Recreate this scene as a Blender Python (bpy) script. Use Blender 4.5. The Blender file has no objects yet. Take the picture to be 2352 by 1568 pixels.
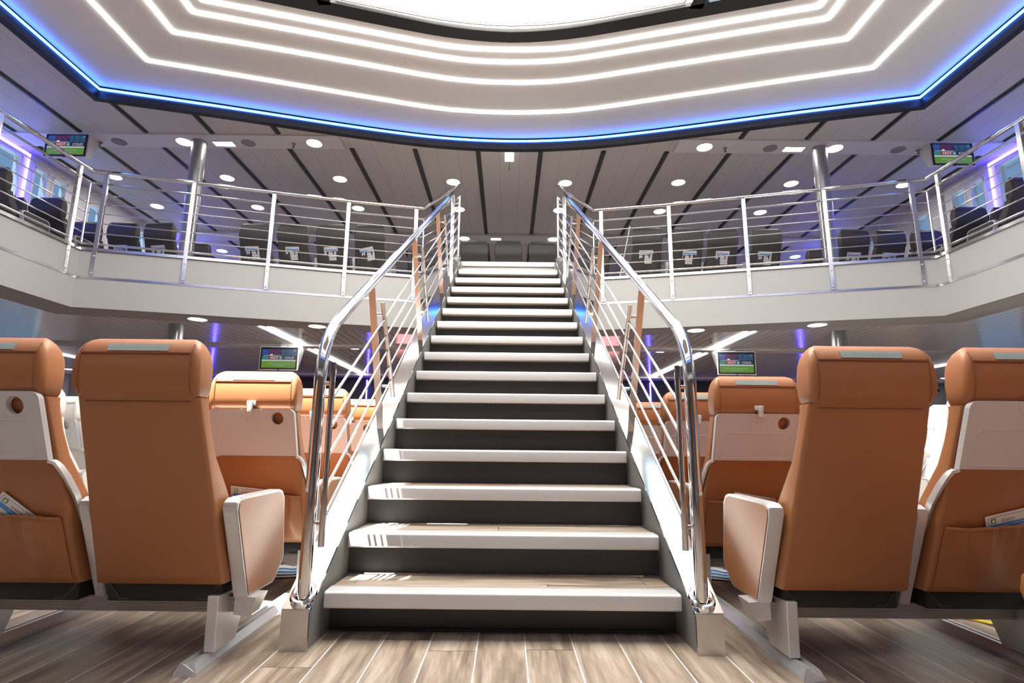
import bpy, bmesh, math, random
from mathutils import Vector, Matrix
random.seed(7)
S = bpy.context.scene
COL = S.collection
PI = math.pi

# ------------------------------------------------------------------ mesh builder
class MB:
    def __init__(s):
        s.bm = bmesh.new(); s.mi = 0
    def _face(s, vs):
        try:
            f = s.bm.faces.new(vs); f.material_index = s.mi; return f
        except ValueError:
            return None
    def poly(s, pts):
        return s._face([s.bm.verts.new(p) for p in pts])
    def box(s, x0, x1, y0, y1, z0, z1, bev=0.0, seg=2):
        if x0 > x1: x0, x1 = x1, x0
        if y0 > y1: y0, y1 = y1, y0
        if z0 > z1: z0, z1 = z1, z0
        v = [s.bm.verts.new((x, y, z)) for z in (z0, z1) for y in (y0, y1) for x in (x0, x1)]
        fs = [s._face([v[i] for i in q]) for q in ((0,2,3,1),(4,5,7,6),(0,1,5,4),(2,6,7,3),(0,4,6,2),(1,3,7,5))]
        if bev > 0:
            es = list({e for f in fs for e in f.edges})
            r = bmesh.ops.bevel(s.bm, geom=es, offset=bev, segments=seg, affect='EDGES', profile=0.5)
            for f in r['faces']: f.material_index = s.mi
        return s
    def prism(s, pts, ext):
        """closed outline of 3-D points swept along the vector ext"""
        e = Vector(ext); n = len(pts)
        a = [s.bm.verts.new(p) for p in pts]; b = [s.bm.verts.new(Vector(p) + e) for p in pts]
        s._face(list(reversed(a))); s._face(b)
        for i in range(n):
            j = (i + 1) % n; s._face([a[i], a[j], b[j], b[i]])
        return s
    def loft(s, rings, cap=True):
        vr = [[s.bm.verts.new(p) for p in r] for r in rings]
        n = len(vr[0])
        for a, b in zip(vr, vr[1:]):
            for i in range(n):
                j = (i + 1) % n; s._face([a[i], a[j], b[j], b[i]])
        if cap:
            s._face(list(reversed(vr[0]))); s._face(vr[-1])
        return s
    def sweep(s, path, prof, closed=False, up=(0,0,1)):
        """profile of (side, up) offsets carried along the path with mitred corners"""
        P = [Vector(p) for p in path]; n = len(P); up = Vector(up); rings = []
        for i in range(n):
            if closed:
                t0 = (P[i] - P[i-1]).normalized(); t1 = (P[(i+1) % n] - P[i]).normalized()
            else:
                t1 = (P[min(i+1, n-1)] - P[max(i, 0)]) if i < n-1 else (P[i] - P[i-1])
                t0 = (P[i] - P[i-1]) if i > 0 else t1
                t0 = t0.normalized(); t1 = t1.normalized()
            t = (t0 + t1)
            t = t.normalized() if t.length > 1e-6 else t1
            sd = t.cross(up)
            sd = sd.normalized() if sd.length > 1e-5 else Vector((1,0,0))
            u = sd.cross(t).normalized()
            k = 1.0 / max(0.35, t.dot(t1))
            # stretch only across the bend
            d = (t1 - t0); 
            if d.length > 1e-6:
                d.normalize()
                rings.append([P[i] + (lambda w: w + d * (w.dot(d)) * (k - 1))(sd * a + u * b) for a, b in prof])
            else:
                rings.append([P[i] + sd * a + u * b for a, b in prof])
        if closed:
            rings.append(rings[0])
            vr = [[s.bm.verts.new(p) for p in r] for r in rings[:-1]]; vr.append(vr[0]); m = len(prof)
            for a, b in zip(vr, vr[1:]):
                for i in range(m):
                    j = (i + 1) % m; s._face([a[i], a[j], b[j], b[i]])
        else:
            s.loft(rings)
        return s
    def tube(s, path, r, seg=10, closed=False, up=(0,0,1)):
        return s.sweep(path, [(r*math.cos(2*PI*i/seg), r*math.sin(2*PI*i/seg)) for i in range(seg)], closed, up)
    def rod(s, a, b, r, seg=10):
        a = Vector(a); b = Vector(b); d = (b - a).normalized()
        return s.tube([a, b], r, seg, up=(1,0,0) if abs(d.z) > .9 else (0,0,1))
    def disc(s, c, r, seg=24, nz=-1):
        v = [s.bm.verts.new((c[0] + r*math.cos(2*PI*i/seg), c[1] + r*math.sin(2*PI*i/seg), c[2])) for i in range(seg)]
        s._face(v if nz > 0 else list(reversed(v))); return s
    def lathe(s, c, prof, seg=24):
        """(radius, z) profile turned about the vertical through c"""
        rings = [[(c[0] + max(r, 1e-4)*math.cos(2*PI*i/seg), c[1] + max(r, 1e-4)*math.sin(2*PI*i/seg), c[2] + z) for i in range(seg)] for r, z in prof]
        return s.loft(rings)
    def grid(s, fn, nu, nv):
        v = [[s.bm.verts.new(fn(i/nu, j/nv)) for i in range(nu+1)] for j in range(nv+1)]
        for j in range(nv):
            for i in range(nu):
                s._face([v[j][i], v[j][i+1], v[j+1][i+1], v[j+1][i]])
        return s
    def xf(s, M):
        bmesh.ops.transform(s.bm, matrix=M, verts=s.bm.verts); return s
    def text(s, body, size, M, ext=0.0):
        cu = bpy.data.curves.new('txt', 'FONT'); cu.body = body; cu.size = size; cu.align_x = 'CENTER'; cu.align_y = 'CENTER'; cu.extrude = ext
        cu.resolution_u = 3
        ob = bpy.data.objects.new('txt', cu); COL.objects.link(ob)
        dg = bpy.context.evaluated_depsgraph_get(); dg.update()
        me = bpy.data.meshes.new_from_object(ob.evaluated_get(dg))
        bpy.data.objects.remove(ob); bpy.data.curves.remove(cu)
        me.transform(M); n0 = len(s.bm.faces)
        for p in me.polygons: p.material_index = 0
        s.bm.from_mesh(me); s.bm.faces.ensure_lookup_table()
        for f in s.bm.faces[n0:]: f.material_index = s.mi
        bpy.data.meshes.remove(me); return s

def mkobj(name, mb, mats, parent=None, smooth=True, shift=False, angle=35):
    bmesh.ops.recalc_face_normals(mb.bm, faces=mb.bm.faces)
    me = bpy.data.meshes.new(name)
    if parent is not None and shift:
        bmesh.ops.translate(mb.bm, vec=-parent.location, verts=mb.bm.verts)
    mb.bm.to_mesh(me); mb.bm.free()
    for m in (mats if isinstance(mats, (list, tuple)) else [mats]): me.materials.append(m)
    if smooth:
        me.polygons.foreach_set('use_smooth', [True]*len(me.polygons))
        me.set_sharp_from_angle(angle=math.radians(angle))
    o = bpy.data.objects.new(name, me); COL.objects.link(o)
    if parent is not None: o.parent = parent
    return o

def tag(o, label=None, cat=None, group=None, kind=None):
    if label: o['label'] = label
    if cat: o['category'] = cat
    if group: o['group'] = group
    if kind: o['kind'] = kind
    return o

def thing(name, label, cat, loc=(0,0,0), group=None):
    o = bpy.data.objects.new(name, None); COL.objects.link(o); o.location = loc; o.empty_display_size = .1
    return tag(o, label, cat, group)

def struct(name, mb, mats, smooth=False):
    return tag(mkobj(name, mb, mats, smooth=smooth), kind='structure')

def dup(root, loc, label=None, group=None):
    r = root.copy(); COL.objects.link(r); r.location = loc
    if label: r['label'] = label
    if group: r['group'] = group
    for ch in list(root.children):
        c = ch.copy(); COL.objects.link(c); c.parent = r
        for g in list(ch.children):
            d = g.copy(); COL.objects.link(d); d.parent = c
    return r

# ------------------------------------------------------------------ materials
def mat(name, col, rough=.5, metal=0., emit=None, es=0., bump=0., bscale=200., spec=.5):
    m = bpy.data.materials.new(name); m.use_nodes = True
    nt = m.node_tree; b = nt.nodes['Principled BSDF']
    b.inputs['Base Color'].default_value = (*col, 1); b.inputs['Roughness'].default_value = rough
    b.inputs['Metallic'].default_value = metal; b.inputs['Specular IOR Level'].default_value = spec
    if emit: b.inputs['Emission Color'].default_value = (*emit, 1); b.inputs['Emission Strength'].default_value = es
    tc = nt.nodes.new('ShaderNodeTexCoord')
    n = nt.nodes.new('ShaderNodeTexNoise'); n.inputs['Scale'].default_value = bscale if bump else 3.; n.inputs['Detail'].default_value = 3
    nt.links.new(tc.outputs['Object'], n.inputs['Vector'])
    if bump:
        bp = nt.nodes.new('ShaderNodeBump'); bp.inputs['Strength'].default_value = bump; bp.inputs['Distance'].default_value = .002
        nt.links.new(n.outputs['Fac'], bp.inputs['Height']); nt.links.new(bp.outputs['Normal'], b.inputs['Normal'])
    elif not emit:
        mp = nt.nodes.new('ShaderNodeMapRange'); mp.inputs['To Min'].default_value = max(.02, rough-.04); mp.inputs['To Max'].default_value = min(1, rough+.04)
        nt.links.new(n.outputs['Fac'], mp.inputs['Value']); nt.links.new(mp.outputs['Result'], b.inputs['Roughness'])
    return m

def math_node(nt, op, a, b=None, clamp=False):
    n = nt.nodes.new('ShaderNodeMath'); n.operation = op; n.use_clamp = clamp
    for k, v in ((0, a), (1, b)):
        if v is None: continue
        if isinstance(v, (int, float)): n.inputs[k].default_value = v
        else: nt.links.new(v, n.inputs[k])
    return n.outputs[0]

def wood_mat(name='vinyl_plank_wood', A='X', B='Y', seams=True):
    m = bpy.data.materials.new(name); m.use_nodes = True; nt = m.node_tree; L = nt.links
    b = nt.nodes['Principled BSDF']
    g = nt.nodes.new('ShaderNodeNewGeometry'); sp = nt.nodes.new('ShaderNodeSeparateXYZ'); L.new(g.outputs['Position'], sp.inputs[0])
    u = math_node(nt, 'DIVIDE', math_node(nt, 'ADD', sp.outputs[A], .09556), .18295)
    idx = math_node(nt, 'FLOOR', u); fr = math_node(nt, 'FRACT', u)
    wn = nt.nodes.new('ShaderNodeTexWhiteNoise'); wn.noise_dimensions = '1D'; L.new(idx, wn.inputs['W'])
    yy = math_node(nt, 'ADD', sp.outputs[B], math_node(nt, 'MULTIPLY', wn.outputs['Value'], 1.3))
    v = math_node(nt, 'DIVIDE', yy, 1.22); jf = math_node(nt, 'FRACT', v); jd = math_node(nt, 'FLOOR', v)
    wn2 = nt.nodes.new('ShaderNodeTexWhiteNoise'); wn2.noise_dimensions = '2D'
    cb = nt.nodes.new('ShaderNodeCombineXYZ'); L.new(idx, cb.inputs[0]); L.new(jd, cb.inputs[1]); L.new(cb.outputs[0], wn2.inputs['Vector'])
    cv = nt.nodes.new('ShaderNodeCombineXYZ')
    L.new(math_node(nt, 'ADD', math_node(nt, 'MULTIPLY', sp.outputs[A], 16.), math_node(nt, 'MULTIPLY', wn2.outputs['Value'], 50.)), cv.inputs[0])
    L.new(math_node(nt, 'MULTIPLY', sp.outputs[B], 1.5), cv.inputs[1]); L.new(math_node(nt, 'MULTIPLY', sp.outputs['Z'], 9.), cv.inputs[2])
    n1 = nt.nodes.new('ShaderNodeTexNoise'); n1.inputs['Scale'].default_value = 1.; n1.inputs['Detail'].default_value = 6; n1.inputs['Distortion'].default_value = .8
    L.new(cv.outputs[0], n1.inputs['Vector'])
    n2 = nt.nodes.new('ShaderNodeTexNoise'); n2.inputs['Scale'].default_value = 5.; n2.inputs['Detail'].default_value = 4; L.new(cv.outputs[0], n2.inputs['Vector'])
    f = math_node(nt, 'ADD', math_node(nt, 'MULTIPLY', n1.outputs['Fac'], .75), math_node(nt, 'MULTIPLY', n2.outputs['Fac'], .25))
    f = math_node(nt, 'ADD', f, math_node(nt, 'MULTIPLY', math_node(nt, 'SUBTRACT', wn2.outputs['Value'], .5), .12))
    cr = nt.nodes.new('ShaderNodeValToRGB'); e = cr.color_ramp.elements
    e[0].position = .30; e[0].color = (.095,.068,.052,1); e[1].position = .68; e[1].color = (.47,.385,.315,1)
    k = e.new(.5); k.color = (.275,.21,.162,1); L.new(f, cr.inputs[0])
    seam = math_node(nt, 'LESS_THAN', math_node(nt, 'ABSOLUTE', math_node(nt, 'SUBTRACT', fr, .5)), .5-.013)
    seam = math_node(nt, 'MULTIPLY', math_node(nt, 'SUBTRACT', 1., seam), 1. if seams else 0.)
    jt = math_node(nt, 'LESS_THAN', jf, .003)
    mx0 = nt.nodes.new('ShaderNodeMixRGB'); L.new(jt, mx0.inputs[0]); L.new(cr.outputs[0], mx0.inputs[1]); mx0.inputs[2].default_value = (.05,.035,.03,1)
    mx = nt.nodes.new('ShaderNodeMixRGB'); L.new(seam, mx.inputs[0]); L.new(mx0.outputs[0], mx.inputs[1]); mx.inputs[2].default_value = (.62,.62,.64,1)
    L.new(mx.outputs[0], b.inputs['Base Color'])
    b.inputs['Roughness'].default_value = .38
    bp = nt.nodes.new('ShaderNodeBump'); bp.inputs['Strength'].default_value = .15; bp.inputs['Distance'].default_value = .002; L.new(f, bp.inputs['Height']); L.new(bp.outputs[0], b.inputs['Normal'])
    return m

def stripe_mat(name, col, dark, pitch, width, off, rough, axis='X', spec=.5):
    """panels along Y with a thin joint every `pitch` metres"""
    m = bpy.data.materials.new(name); m.use_nodes = True; nt = m.node_tree; L = nt.links; b = nt.nodes['Principled BSDF']
    g = nt.nodes.new('ShaderNodeNewGeometry'); sp = nt.nodes.new('ShaderNodeSeparateXYZ'); L.new(g.outputs['Position'], sp.inputs[0])
    u = math_node(nt, 'FRACT', math_node(nt, 'DIVIDE', math_node(nt, 'ADD', sp.outputs[axis], off + 100*pitch), pitch))
    k = math_node(nt, 'LESS_THAN', u, width/pitch)
    mx = nt.nodes.new('ShaderNodeMixRGB'); L.new(k, mx.inputs[0]); mx.inputs[1].default_value = (*col, 1); mx.inputs[2].default_value = (*dark, 1)
    L.new(mx.outputs[0], b.inputs['Base Color']); b.inputs['Roughness'].default_value = rough; b.inputs['Specular IOR Level'].default_value = spec
    return m

def glass_mat(name, tint=(.9,.96,1)):
    m = bpy.data.materials.new(name); m.use_nodes = True; nt = m.node_tree; nt.nodes.clear()
    out = nt.nodes.new('ShaderNodeOutputMaterial'); t = nt.nodes.new('ShaderNodeBsdfTransparent'); t.inputs[0].default_value = (*tint, 1)
    gl = nt.nodes.new('ShaderNodeBsdfGlossy'); gl.inputs['Roughness'].default_value = .02
    fr = nt.nodes.new('ShaderNodeFresnel'); fr.inputs['IOR'].default_value = 1.45
    mx = nt.nodes.new('ShaderNodeMixShader'); ge = nt.nodes.new('ShaderNodeNewGeometry'); nt.links.new(math_node(nt, 'MULTIPLY', fr.outputs[0], math_node(nt, 'SUBTRACT', 1., ge.outputs['Backfacing'])), mx.inputs[0]); nt.links.new(t.outputs[0], mx.inputs[1]); nt.links.new(gl.outputs[0], mx.inputs[2])
    nt.links.new(mx.outputs[0], out.inputs[0]); return m

def emat(name, col, es):
    return mat(name, (.02,.02,.02), .4, 0, col, es)

M = {}
M['wood'] = wood_mat()
M['tread'] = wood_mat('tread_wood', 'Y', 'X', False)
M['wood2'] = mat('upper_deck_floor', (.55,.50,.46), .45)
M['tan'] = mat('tan_leather', (.37,.145,.055), .42, bump=.12, bscale=420)
M['tan_dark'] = mat('tan_piping', (.28,.11,.045), .5)
M['cream'] = mat('white_leather', (.80,.77,.72), .45, bump=.1, bscale=420)
M['cream_dark'] = mat('cream_piping', (.55,.52,.48), .5)
M['grey_fab'] = mat('dark_grey_leather', (.052,.048,.045), .5, bump=.15, bscale=420)
M['grey_pipe'] = mat('dark_grey_piping', (.09,.085,.08), .5)
M['velcro'] = mat('grey_green_strip', (.27,.31,.30), .9, bump=.5, bscale=900)
M['tray'] = mat('light_grey_plastic', (.60,.585,.60), .38)
M['alu'] = mat('satin_aluminium', (.70,.69,.69), .33, .55)
M['alu_dark'] = mat('ribbed_aluminium', (.56,.53,.53), .4, .6)
M['black'] = mat('black_plastic', (.012,.012,.014), .5)
M['chrome'] = mat('polished_steel', (.80,.79,.79), .07, 1.)
M['steel'] = mat('satin_steel', (.72,.70,.69), .2, 1.)
M['brushed'] = mat('brushed_steel', (.62,.60,.58), .33, 1.)
M['mirror'] = mat('mirror_steel', (.86,.86,.86), .09, 1.)
M['nosing'] = mat('nosing_aluminium', (.64,.62,.615), .34, .35)
M['riser'] = mat('charcoal_riser', (.045,.045,.048), .45)
M['side'] = mat('grey_painted_plate', (.20,.195,.19), .5)
M['fascia'] = mat('pale_grey_laminate', (.41,.40,.39), .5)
M['soffit'] = mat('grey_soffit', (.34,.325,.32), .55)
M['ceil'] = stripe_mat('upper_ceiling_panel', (.58,.545,.53), (.32,.32,.32), .905/3, .006, .4525, .5)
M['slot'] = mat('dark_slot_metal', (.05,.046,.044), .35, .4)
M['band'] = mat('ceiling_band', (.70,.68,.68), .45)
M['lowceil'] = stripe_mat('glossy_linear_ceiling', (.80,.79,.79), (.14,.095,.095), .125, .009, 0., .13, spec=.9)
M['dome'] = mat('dome_panel', (.86,.86,.845), .5)
M['rim'] = mat('black_rim', (.006,.006,.008), .4)
M['wall'] = mat('white_wall_panel', (.78,.76,.76), .45)
M['farwall'] = mat('dark_wall_panel', (.035,.034,.045), .5)
M['greywall'] = mat('grey_wall_panel', (.32,.31,.33), .5)
M['column'] = mat('grey_metallic_column', (.34,.35,.37), .3, .7)
M['white'] = mat('white_paint', (.80,.78,.77), .4)
M['speaker'] = mat('grey_speaker_grille', (.26,.25,.245), .7, bump=.6, bscale=700)
M['glass'] = glass_mat('window_glass')
M['tinted'] = glass_mat('tinted_window_glass', (.30,.36,.42))
M['frost'] = emat('laylight_diffuser', (1.,.965,.86), 14.)
M['led'] = emat('white_led', (1.,.97,.94), 15.)
M['led2'] = emat('white_led_tube', (1.,.96,.92), 40.)
M['dl'] = emat('downlight_lens', (1.,.96,.9), 60.)
M['blue'] = emat('blue_led', (.05,.20,1.), 15.)
M['bluew'] = emat('blue_led_wall', (.085,.06,1.), 20.)
M['pink'] = emat('red_lit_panel', (1.,.36,.38), 3.2)
M['green'] = emat('green_sign', (.02,.5,.16), 1.2)
M['signwhite'] = emat('white_sign', (.9,1.,.95), 2.5)
M['card'] = mat('card_white', (.80,.78,.77), .35)
M['cardblue'] = mat('card_blue', (.05,.30,.72), .35)
M['cardgreen'] = mat('card_green', (.05,.30,.05), .35)
M['cardink'] = mat('card_ink', (.06,.05,.07), .5)
M['cardred'] = mat('card_red', (.70,.10,.05), .5)
M['yellow'] = mat('yellow_cable', (.85,.62,.03), .45)
M['beige'] = mat('beige_door', (.62,.52,.42), .5)

# ------------------------------------------------------------------ plan curves
def interp(tab, x):
    x = abs(x)
    for (a, b), (c, d) in zip(tab, tab[1:]):
        if a <= x <= c: return b + (d-b)*(x-a)/(c-a)
    return tab[-1][1]
RIM = [(0,6.97),(.55,6.945),(1.1,6.875),(1.7,6.745),(2.4,6.565),(3.6,6.235),(4.885,5.908)]
FAS = [(0,7.0),(.6,6.99),(1.17,6.945),(2.08,6.745),(2.93,6.515),(3.8,6.272),(4.86,5.985)]
def smooth(tab, n=6):
    """resample a half outline (mirrored at x = 0) with a Catmull-Rom curve"""
    P = [(-tab[1][0], tab[1][1])] + tab; P = P + [(2*P[-1][0]-P[-2][0], 2*P[-1][1]-P[-2][1])]; out = []
    for i in range(1, len(P)-2):
        for k in range(n):
            t = k/n; h = []
            for c in (0,1):
                a, b, d, e = P[i-1][c], P[i][c], P[i+1][c], P[i+2][c]
                h.append(.5*(2*b+(d-a)*t+(2*a-5*b+4*d-e)*t*t+(3*b-a-3*d+e)*t**3))
            out.append(tuple(h))
    return out + [tab[-1]]
RIM = smooth(RIM, 3); FAS = [FAS[0], FAS[1]] + [p for p in smooth(FAS, 4) if p[0] >= 1.165]
NEAR = 4.0                                             # the void is mirrored about y = 2

def curve(tab, xs): return [(x, interp(tab, x)) for x in xs]
def span(a, b, n): return [a + (b-a)*i/n for i in range(n+1)]
def loop(tab, n=40):
    X = tab[-1][0]
    xs = sorted(set([-t[0] for t in tab] + [t[0] for t in tab]))
    far = [(x, interp(tab, x)) for x in xs]
    return far + [(x, NEAR - y) for x, y in reversed(far)]      # clockwise seen from above

def slab_with_hole(mb, tab, X, y0, y1, z0, z1, inset=0.):
    """flat slab z0..z1 around a void outlined by tab"""
    XH = tab[-1][0]; xs = sorted(set([-t[0] for t in tab] + [t[0] for t in tab]))
    far = [(x, interp(tab, x)) for x in xs]
    mb.box(-X, -XH, y0, y1, z0, z1); mb.box(XH, X, y0, y1, z0, z1)
    for (xa, ya), (xb, yb) in zip(far, far[1:]):
        mb.prism([(xa,ya,z0),(xb,yb,z0),(xb,y1,z0),(xa,y1,z0)], (0,0,z1-z0))
        mb.prism([(xa,y0,z0),(xb,y0,z0),(xb,NEAR-yb,z0),(xa,NEAR-ya,z0)], (0,0,z1-z0))

YF, YN = 13.0, -7.5
XU, XL = 7.05, 10.3

# ------------------------------------------------------------------ setting
mb = MB(); mb.box(-XL, XL, YN, YF, -.1, 0); struct('floor', mb, M['wood'])
# upper deck: slab, its ceiling side and edge
mb = MB(); slab_with_hole(mb, FAS, XL, YN, YF, 2.25, 2.30); struct('ceiling_lower', mb, M['lowceil'])
mb = MB(); slab_with_hole(mb, FAS, XU, YN, YF, 2.82, 2.88)
mb.prism([(-1.17,6.945,2.82),(-.66,6.30,2.82),(.66,6.30,2.82),(1.17,6.945,2.82),(.6,6.99,2.82),(-.6,6.99,2.82)], (0,0,.06))
struct('floor_upper', mb, M['wood2'])
# soffit ring under the balcony edge
mb = MB(); lp = loop(FAS)
def offset_loop(lp, d):
    out = []; n = len(lp)
    for i in range(n):
        p0, p1, p2 = Vector(lp[i-1]), Vector(lp[i]), Vector(lp[(i+1) % n])
        a = (p1-p0).normalized(); b = (p2-p1).normalized(); na = Vector((-a.y, a.x)); nb = Vector((-b.y, b.x))
        m = (na+nb).normalized(); out.append(tuple(p1 + m*(d/max(.3, m.dot(na)))))
    return out
lo = offset_loop(lp, .44)
n = len(lp)
for i in range(n):
    j = (i+1) % n
    mb.prism([(*lp[i],2.2),(*lp[j],2.2),(*lo[j],2.2),(*lo[i],2.2)], (0,0,.05))
struct('ceiling_soffit', mb, M['soffit'])

def band(name, pts, z0, z1, th, m, closed=False):
    mb = MB(); mb.sweep([(x, y, z0) for x, y in pts], [(-th/2,0),(th/2,0),(th/2,z1-z0),(-th/2,z1-z0)], closed)
    return struct(name, mb, m)
band('wall_fascia_lower', lp, 2.20, 2.535, .02, M['fascia'], True)
leftp = [(-4.86, NEAR-5.985)] + [(-x, y) for x, y in reversed(FAS) if x >= 1.17]
rightp = [(-x, y) for x, y in leftp]
PENL = [(-1.17,6.945),(-.66,6.30)]
band('wall_fascia_left', leftp + PENL[1:], 2.55, 2.865, .02, M['fascia'])
band('wall_fascia_right', rightp + [(.66,6.30)], 2.55, 2.865, .02, M['fascia'])
mb = MB(); mb.sweep([(x, y, 2.535) for x, y in lp], [(-.022,0),(.014,0),(.014,.028),(-.022,.028)], True); struct('trim_1', mb, M['steel'])
for k, pp in ((2, leftp + PENL[1:]), (3, rightp + [(.66,6.30)])):
    mb = MB(); mb.sweep([(x, y, 2.862) for x, y in pp], [(-.03,0),(.03,0),(.03,.034),(-.03,.034)]); struct('trim_%d' % k, mb, M['steel'])
# underside of the stair landing
mb = MB(); mb.prism([(-1.16,6.93,2.55),(-.66,6.31,2.55),(.66,6.31,2.55),(1.16,6.93,2.55)], (0,0,.02)); struct('ceiling_landing', mb, M['soffit'])
mb = MB(); mb.box(-.66,.66,6.30,6.32,2.55,2.82); struct('wall_landing', mb, M['fascia'])

# upper ceiling, slots, cross bands
mb = MB(); slab_with_hole(mb, RIM, XU, YN, YF, 4.90, 5.0); struct('ceiling_upper', mb, M['ceil'])
k = 0
for i in range(-8, 8):
    x = (i+.5)*.905
    yh = interp(RIM, x)+.09 if abs(x) < 4.9 else NEAR-6
    for a, b in ((yh, 6.93), (7.30, 10.52), (10.98, YF-.05)):
        if b - a < .02: continue
        k += 1; mb = MB(); mb.box(x-.034, x+.034, a, b, 4.888, 4.902)
        mb.box(x-.012, x+.012, a, b, 4.880, 4.89); struct('ceiling_slot_%d' % k, mb, M['slot'])
def band_pts(y):   # bulkhead strip across the deck
    pass
mb = MB(); mb.box(-XU, -2.35, 6.95, 7.29, 4.875, 4.905); mb.box(2.35, XU, 6.95, 7.29, 4.875, 4.905); struct('ceiling_band_1', mb, M['band'])
mb = MB(); mb.box(-XU, XU, 10.53, 10.97, 4.86, 4.905); mb.box(-XU, XU, 10.51, 10.53, 4.845, 4.90); struct('ceiling_band_2', mb, M['band'])
mb = MB(); mb.box(-XL, XL, 8.52, 8.74, 2.222, 2.252); mb.box(-XL, XL, 12.25, 12.5, 2.222, 2.252); struct('ceiling_band_3', mb, M['band'])

# dome panel with the skylight opening
SKY = smooth([(0,5.08),(.55,5.03),(1.1,4.905),(2.22,4.60),(2.80,4.44)], 4)
ZD = 4.862
SKN = 1.10                                              # near edge of the skylight
mb = MB()
ro = loop(RIM); ro = offset_loop(ro, -.035)
allx = sorted(set([x for x,_ in SKY] + [-x for x,_ in SKY] + [x for x,_ in RIM] + [-x for x,_ in RIM]))
allx = [x for x in allx if abs(x) < 4.86]; allx = [-4.85] + allx + [4.85]
for xa, xb in zip(allx, allx[1:]):
    ya, yb = interp(RIM, xa)-.035, interp(RIM, xb)-.035
    if max(abs(xa), abs(xb)) <= 2.80:
        sa, sb = interp(SKY, xa), interp(SKY, xb)
        mb.prism([(xa,sa,ZD),(xb,sb,ZD),(xb,yb,ZD),(xa,ya,ZD)], (0,0,.12))
        mb.prism([(xa,NEAR-ya,ZD),(xb,NEAR-yb,ZD),(xb,SKN,ZD),(xa,SKN,ZD)], (0,0,.12))
    else:
        mb.prism([(xa,NEAR-ya,ZD),(xb,NEAR-yb,ZD),(xb,yb,ZD),(xa,ya,ZD)], (0,0,.12))
struct('ceiling_dome', mb, M['dome'])
mb = MB(); mb.sweep([(x,y,4.70) for x,y in loop(RIM)], [(-.04,0),(.04,0),(.04,.084),(.02,.084),(.02,.30),(-.04,.30)], True, up=(0,0,1))
struct('trim_dome_rim', mb, M['rim'])

# outer walls with window openings: (y0, y1, z0, z1)
def wall_x(name, X, th, y0, y1, z0, z1, holes, m):
    mb = MB(); hs = sorted(holes); y = y0; xa, xb = (X, X+th) if X > 0 else (X-th, X)
    for a, b, c, d in hs:
        mb.box(xa, xb, y, a, z0, z1); mb.box(xa, xb, a, b, z0, c); mb.box(xa, xb, a, b, d, z1); y = b
    mb.box(xa, xb, y, y1, z0, z1); return struct(name, mb, m)
UW = [(-4,-3,3.45,4.7),(-1.5,-.5,3.45,4.7),(1.,2.,3.45,4.7),(3.4,4.4,3.45,4.7),(5.9,7.4,3.45,4.78),(7.62,7.88,3.45,4.74),(7.97,8.24,3.45,4.74),(8.72,9.05,3.6,4.66),(9.9,10.25,3.5,4.7),(10.36,10.75,3.5,4.7),(11.2,12.2,3.5,4.74)]
LW = [(y, y+1.15, .85, 1.75) for y in (-4.5,-2.8,-1.1,.6,2.3,4.,5.7,7.4,9.1,10.8)]
n = 0
for s, nm in ((-1,'left'),(1,'right')):
    wall_x('wall_%s_upper' % nm, s*XU, .12, YN, YF, 2.88, 4.9, UW, M['wall'])
    wall_x('wall_%s' % nm, s*XL, .12, YN, YF, 0, 2.3, LW, M['wall'])
    for lst, X in ((UW, XU), (LW, XL)):
        for a, b, c, d in lst:
            n += 1; mb = MB(); x0, x1 = sorted((s*(X+.05), s*(X+.062))); mb.box(x0, x1, a, b, c, d)
            w = struct('window_%d' % n, mb, M['tinted'])
            fr = MB(); xx0, xx1 = sorted((s*(X-.008), s*(X+.05)))
            for q in ((a-.02,a+.02,c,d),(b-.02,b+.02,c,d),(a,b,c-.02,c+.02),(a,b,d-.02,d+.02)): fr.box(xx0, xx1, *q)
            if X == XU: fr.box(xx0, xx1, a, b, (c+d)/2-.05, (c+d)/2+.05)
            mkobj('window_frame', fr, M['white'], w, smooth=False)
mb = MB(); mb.box(-XL, -5.6, YF, YF+.1, 0, 2.3); mb.box(5.6, XL, YF, YF+.1, 0, 2.3); struct('wall_far_side', mb, M['greywall'])
mb = MB(); mb.box(-5.6, 5.6, YF, YF+.1, 0, 2.3); struct('wall_far', mb, M['farwall'])
mb = MB(); mb.box(-XU, XU, YF, YF+.1, 2.88, 4.9); struct('wall_far_upper', mb, M['greywall'])
mb = MB(); mb.box(-XL, XL, YN-.1, YN, 0, 2.3); struct('wall_near', mb, M['wall'])
mb = MB(); mb.box(-XU, XU, YN-.1, YN, 2.88, 4.9); struct('wall_near_upper', mb, M['wall'])
mb = MB(); mb.box(9.0, 9.75, YF-.05, YF, 0, 1.95); struct('door_1', mb, M['beige'])
for i, s in ((1,-1),(2,1)):
    mb = MB(); mb.lathe((s*4.35,7.13,0), [(.095,0),(.095,2.25)], 28); mb.lathe((s*4.35,7.13,2.88), [(.095,0),(.095,2.02)], 28)
    tag(mkobj('column_%d' % i, mb, M['column']), kind='structure')

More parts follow.
